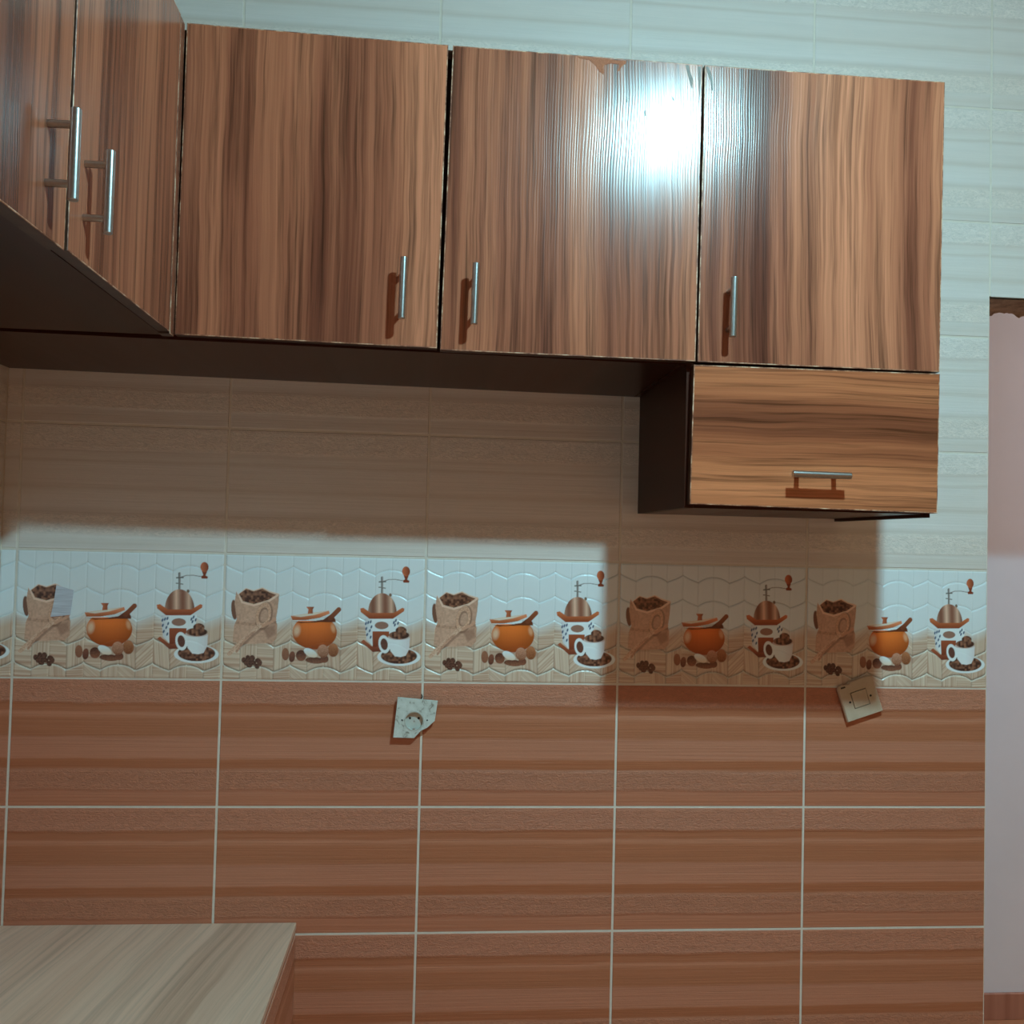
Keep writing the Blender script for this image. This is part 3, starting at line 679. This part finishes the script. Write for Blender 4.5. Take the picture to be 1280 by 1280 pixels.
# ------------------------------------------------------------------ loose light switch
sw = empty('light_switch', (1.7265, -0.0005, z_(-0.022)), (0, math.radians(-18.5), 0))
tag(sw, 'ivory light switch hanging crooked below the printed tile band', 'switch')
def switch():
    bm = bmesh.new(); s = .0405; hw = .0178                        # plate with a square opening, edge slightly chipped
    o2 = [(-s, -s), (s, -s), (s, s-.002), (.030, s), (-.012, s-.001), (-.014, s-.004), (-.024, s-.0045), (-.026, s-.002), (-s+.004, s-.003), (-s, s-.009)]
    angs = sorted([math.atan2(z, x) % (2*math.pi) for x, z in o2]+[math.atan2(z, x) % (2*math.pi) for x in (-hw, hw) for z in (-hw, hw)])
    v, f = [], []
    def hit(a, poly):
        dx, dz = math.cos(a), math.sin(a); best = 9
        for i in range(len(poly)):
            (ax, az), (bx_, bz) = poly[i], poly[(i+1) % len(poly)]
            ex, ez = bx_-ax, bz-az; den = dx*ez-dz*ex
            if abs(den) < 1e-9: continue
            t = (ax*ez-az*ex)/den; q = (ax*dz-az*dx)/den
            if t > 0 and -1e-6 <= q <= 1+1e-6: best = min(best, t)
        return best
    inn = [(-hw, -hw), (hw, -hw), (hw, hw), (-hw, hw)]
    for a in angs:
        h, i_ = hit(a, o2), hit(a, inn); c, s_ = math.cos(a), math.sin(a)
        v += [(i_*c, -.0125, i_*s_), ((h-.0022)*c, -.0125, (h-.0022)*s_), (h*c, -.0100, h*s_), (h*c, -.0035, h*s_), (i_*c, -.0035, i_*s_)]
    n = len(angs)
    for i in range(n):
        j = (i+1) % n; A, B = 5*i, 5*j
        for k in range(5): f.append((A+k, A+(k+1) % 5, B+(k+1) % 5, B+k))
    t = mesh('cover_plate', v, f); bm.from_mesh(t); bmesh.ops.recalc_face_normals(bm, faces=bm.faces)
    obj('cover_plate', from_bm('cover_plate', bm), M_ivory, sw)
    r = .0164; v = [(-r, -.0045, -r), (r, -.0045, -r), (r, -.0045, r), (-r, -.0045, r), (-r, -.0122, -r), (r, -.0122, -r), (r, -.0142, r), (-r, -.0142, r)]
    obj('rocker', mesh('rocker', v, [(3, 2, 1, 0), (4, 5, 6, 7), (0, 1, 5, 4), (1, 2, 6, 5), (2, 3, 7, 6), (3, 0, 4, 7)]), M_ivory, sw)
    for x in (-.0235, .0235):
        bm = bmesh.new(); cyl(bm, (x, -.0122, -.001), (x, -.0128, -.001), .0024, seg=14)
        obj('screw_hole', from_bm('screw_hole', bm), M_black, sw)
    obj('wall_box', boxes_mesh('wall_box', [(-.027, .027, -.0034, 0, -.027, .027)]), M_gap, sw)
    obj('pry_slot', boxes_mesh('pry_slot', [(-.034, -.024, -.0128, -.0118, .031, .0345)]), M_gap, sw)
switch()

# ------------------------------------------------------------------ ceiling lamp (bare bulb above and behind the camera)
lamp = empty('ceiling_lamp', (LAMP_POS[0], LAMP_POS[1], CEIL)); tag(lamp, 'bare cool white bulb in a holder under the ceiling', 'lamp')
def bulb():
    dz = LAMP_POS[2]-CEIL
    bm = bmesh.new(); prof = []
    for k in range(1, 13):
        a = -math.pi/2+k*math.pi/2/12; prof.append((0.040*math.cos(a), dz+0.030*math.sin(a)))
    lathe(bm, [(0.003, dz-0.0299)]+prof)
    g = NG('lit_bulb'); g.t.nodes.remove(g.b)
    em = g.n('ShaderNodeEmission', {0: (*LAMP_COLOR, 1), 1: LAMP_STRENGTH})
    g.t.links.new(em.outputs[0], g.t.nodes['Material Output'].inputs[0])
    obj('bulb', from_bm('bulb', bm), g.m, lamp)
    bm = bmesh.new(); lathe(bm, [(0.0405, dz+0.0003), (0.038, dz+0.02), (0.024, dz+0.065), (0.022, dz+0.07), (0.018, dz+0.10), (0.006, dz+0.105), (0.006, -0.012), (0.045, -0.010), (0.045, -0.0005)])
    obj('lamp_holder', from_bm('lamp_holder', bm), M_ivory, lamp)
bulb()

hall_fill = empty('hall_fill_light', (4.4, 0.70, CEIL)); tag(hall_fill, 'added globe light, out of view, brightening the wall beyond the doorway', 'lamp')  # unseen globe light added to brighten the hall wall
def hall_globe():
    bm = bmesh.new(); lathe(bm, [(0.01, -0.85)]+[(0.1*math.cos(a), -0.75+0.1*math.sin(a)) for a in [-1.45+k*2.85/14 for k in range(15)]])
    g = NG('lit_globe'); g.t.nodes.remove(g.b)
    em = g.n('ShaderNodeEmission', {0: (0.92, 1.0, 1.10, 1), 1: 92.0})
    g.t.links.new(em.outputs[0], g.t.nodes['Material Output'].inputs[0])
    obj('globe', from_bm('globe', bm), g.m, hall_fill)
    bm = bmesh.new(); cyl(bm, (0, 0, -0.66), (0, 0, -0.012), 0.004, seg=10)
    obj('cord', from_bm('cord', bm), M_ivory, hall_fill)
    bm = bmesh.new(); lathe(bm, [(0.03, -0.012), (0.045, -0.010), (0.045, -0.0005)])
    obj('ceiling_rose', from_bm('ceiling_rose', bm), M_ivory, hall_fill)
hall_globe()
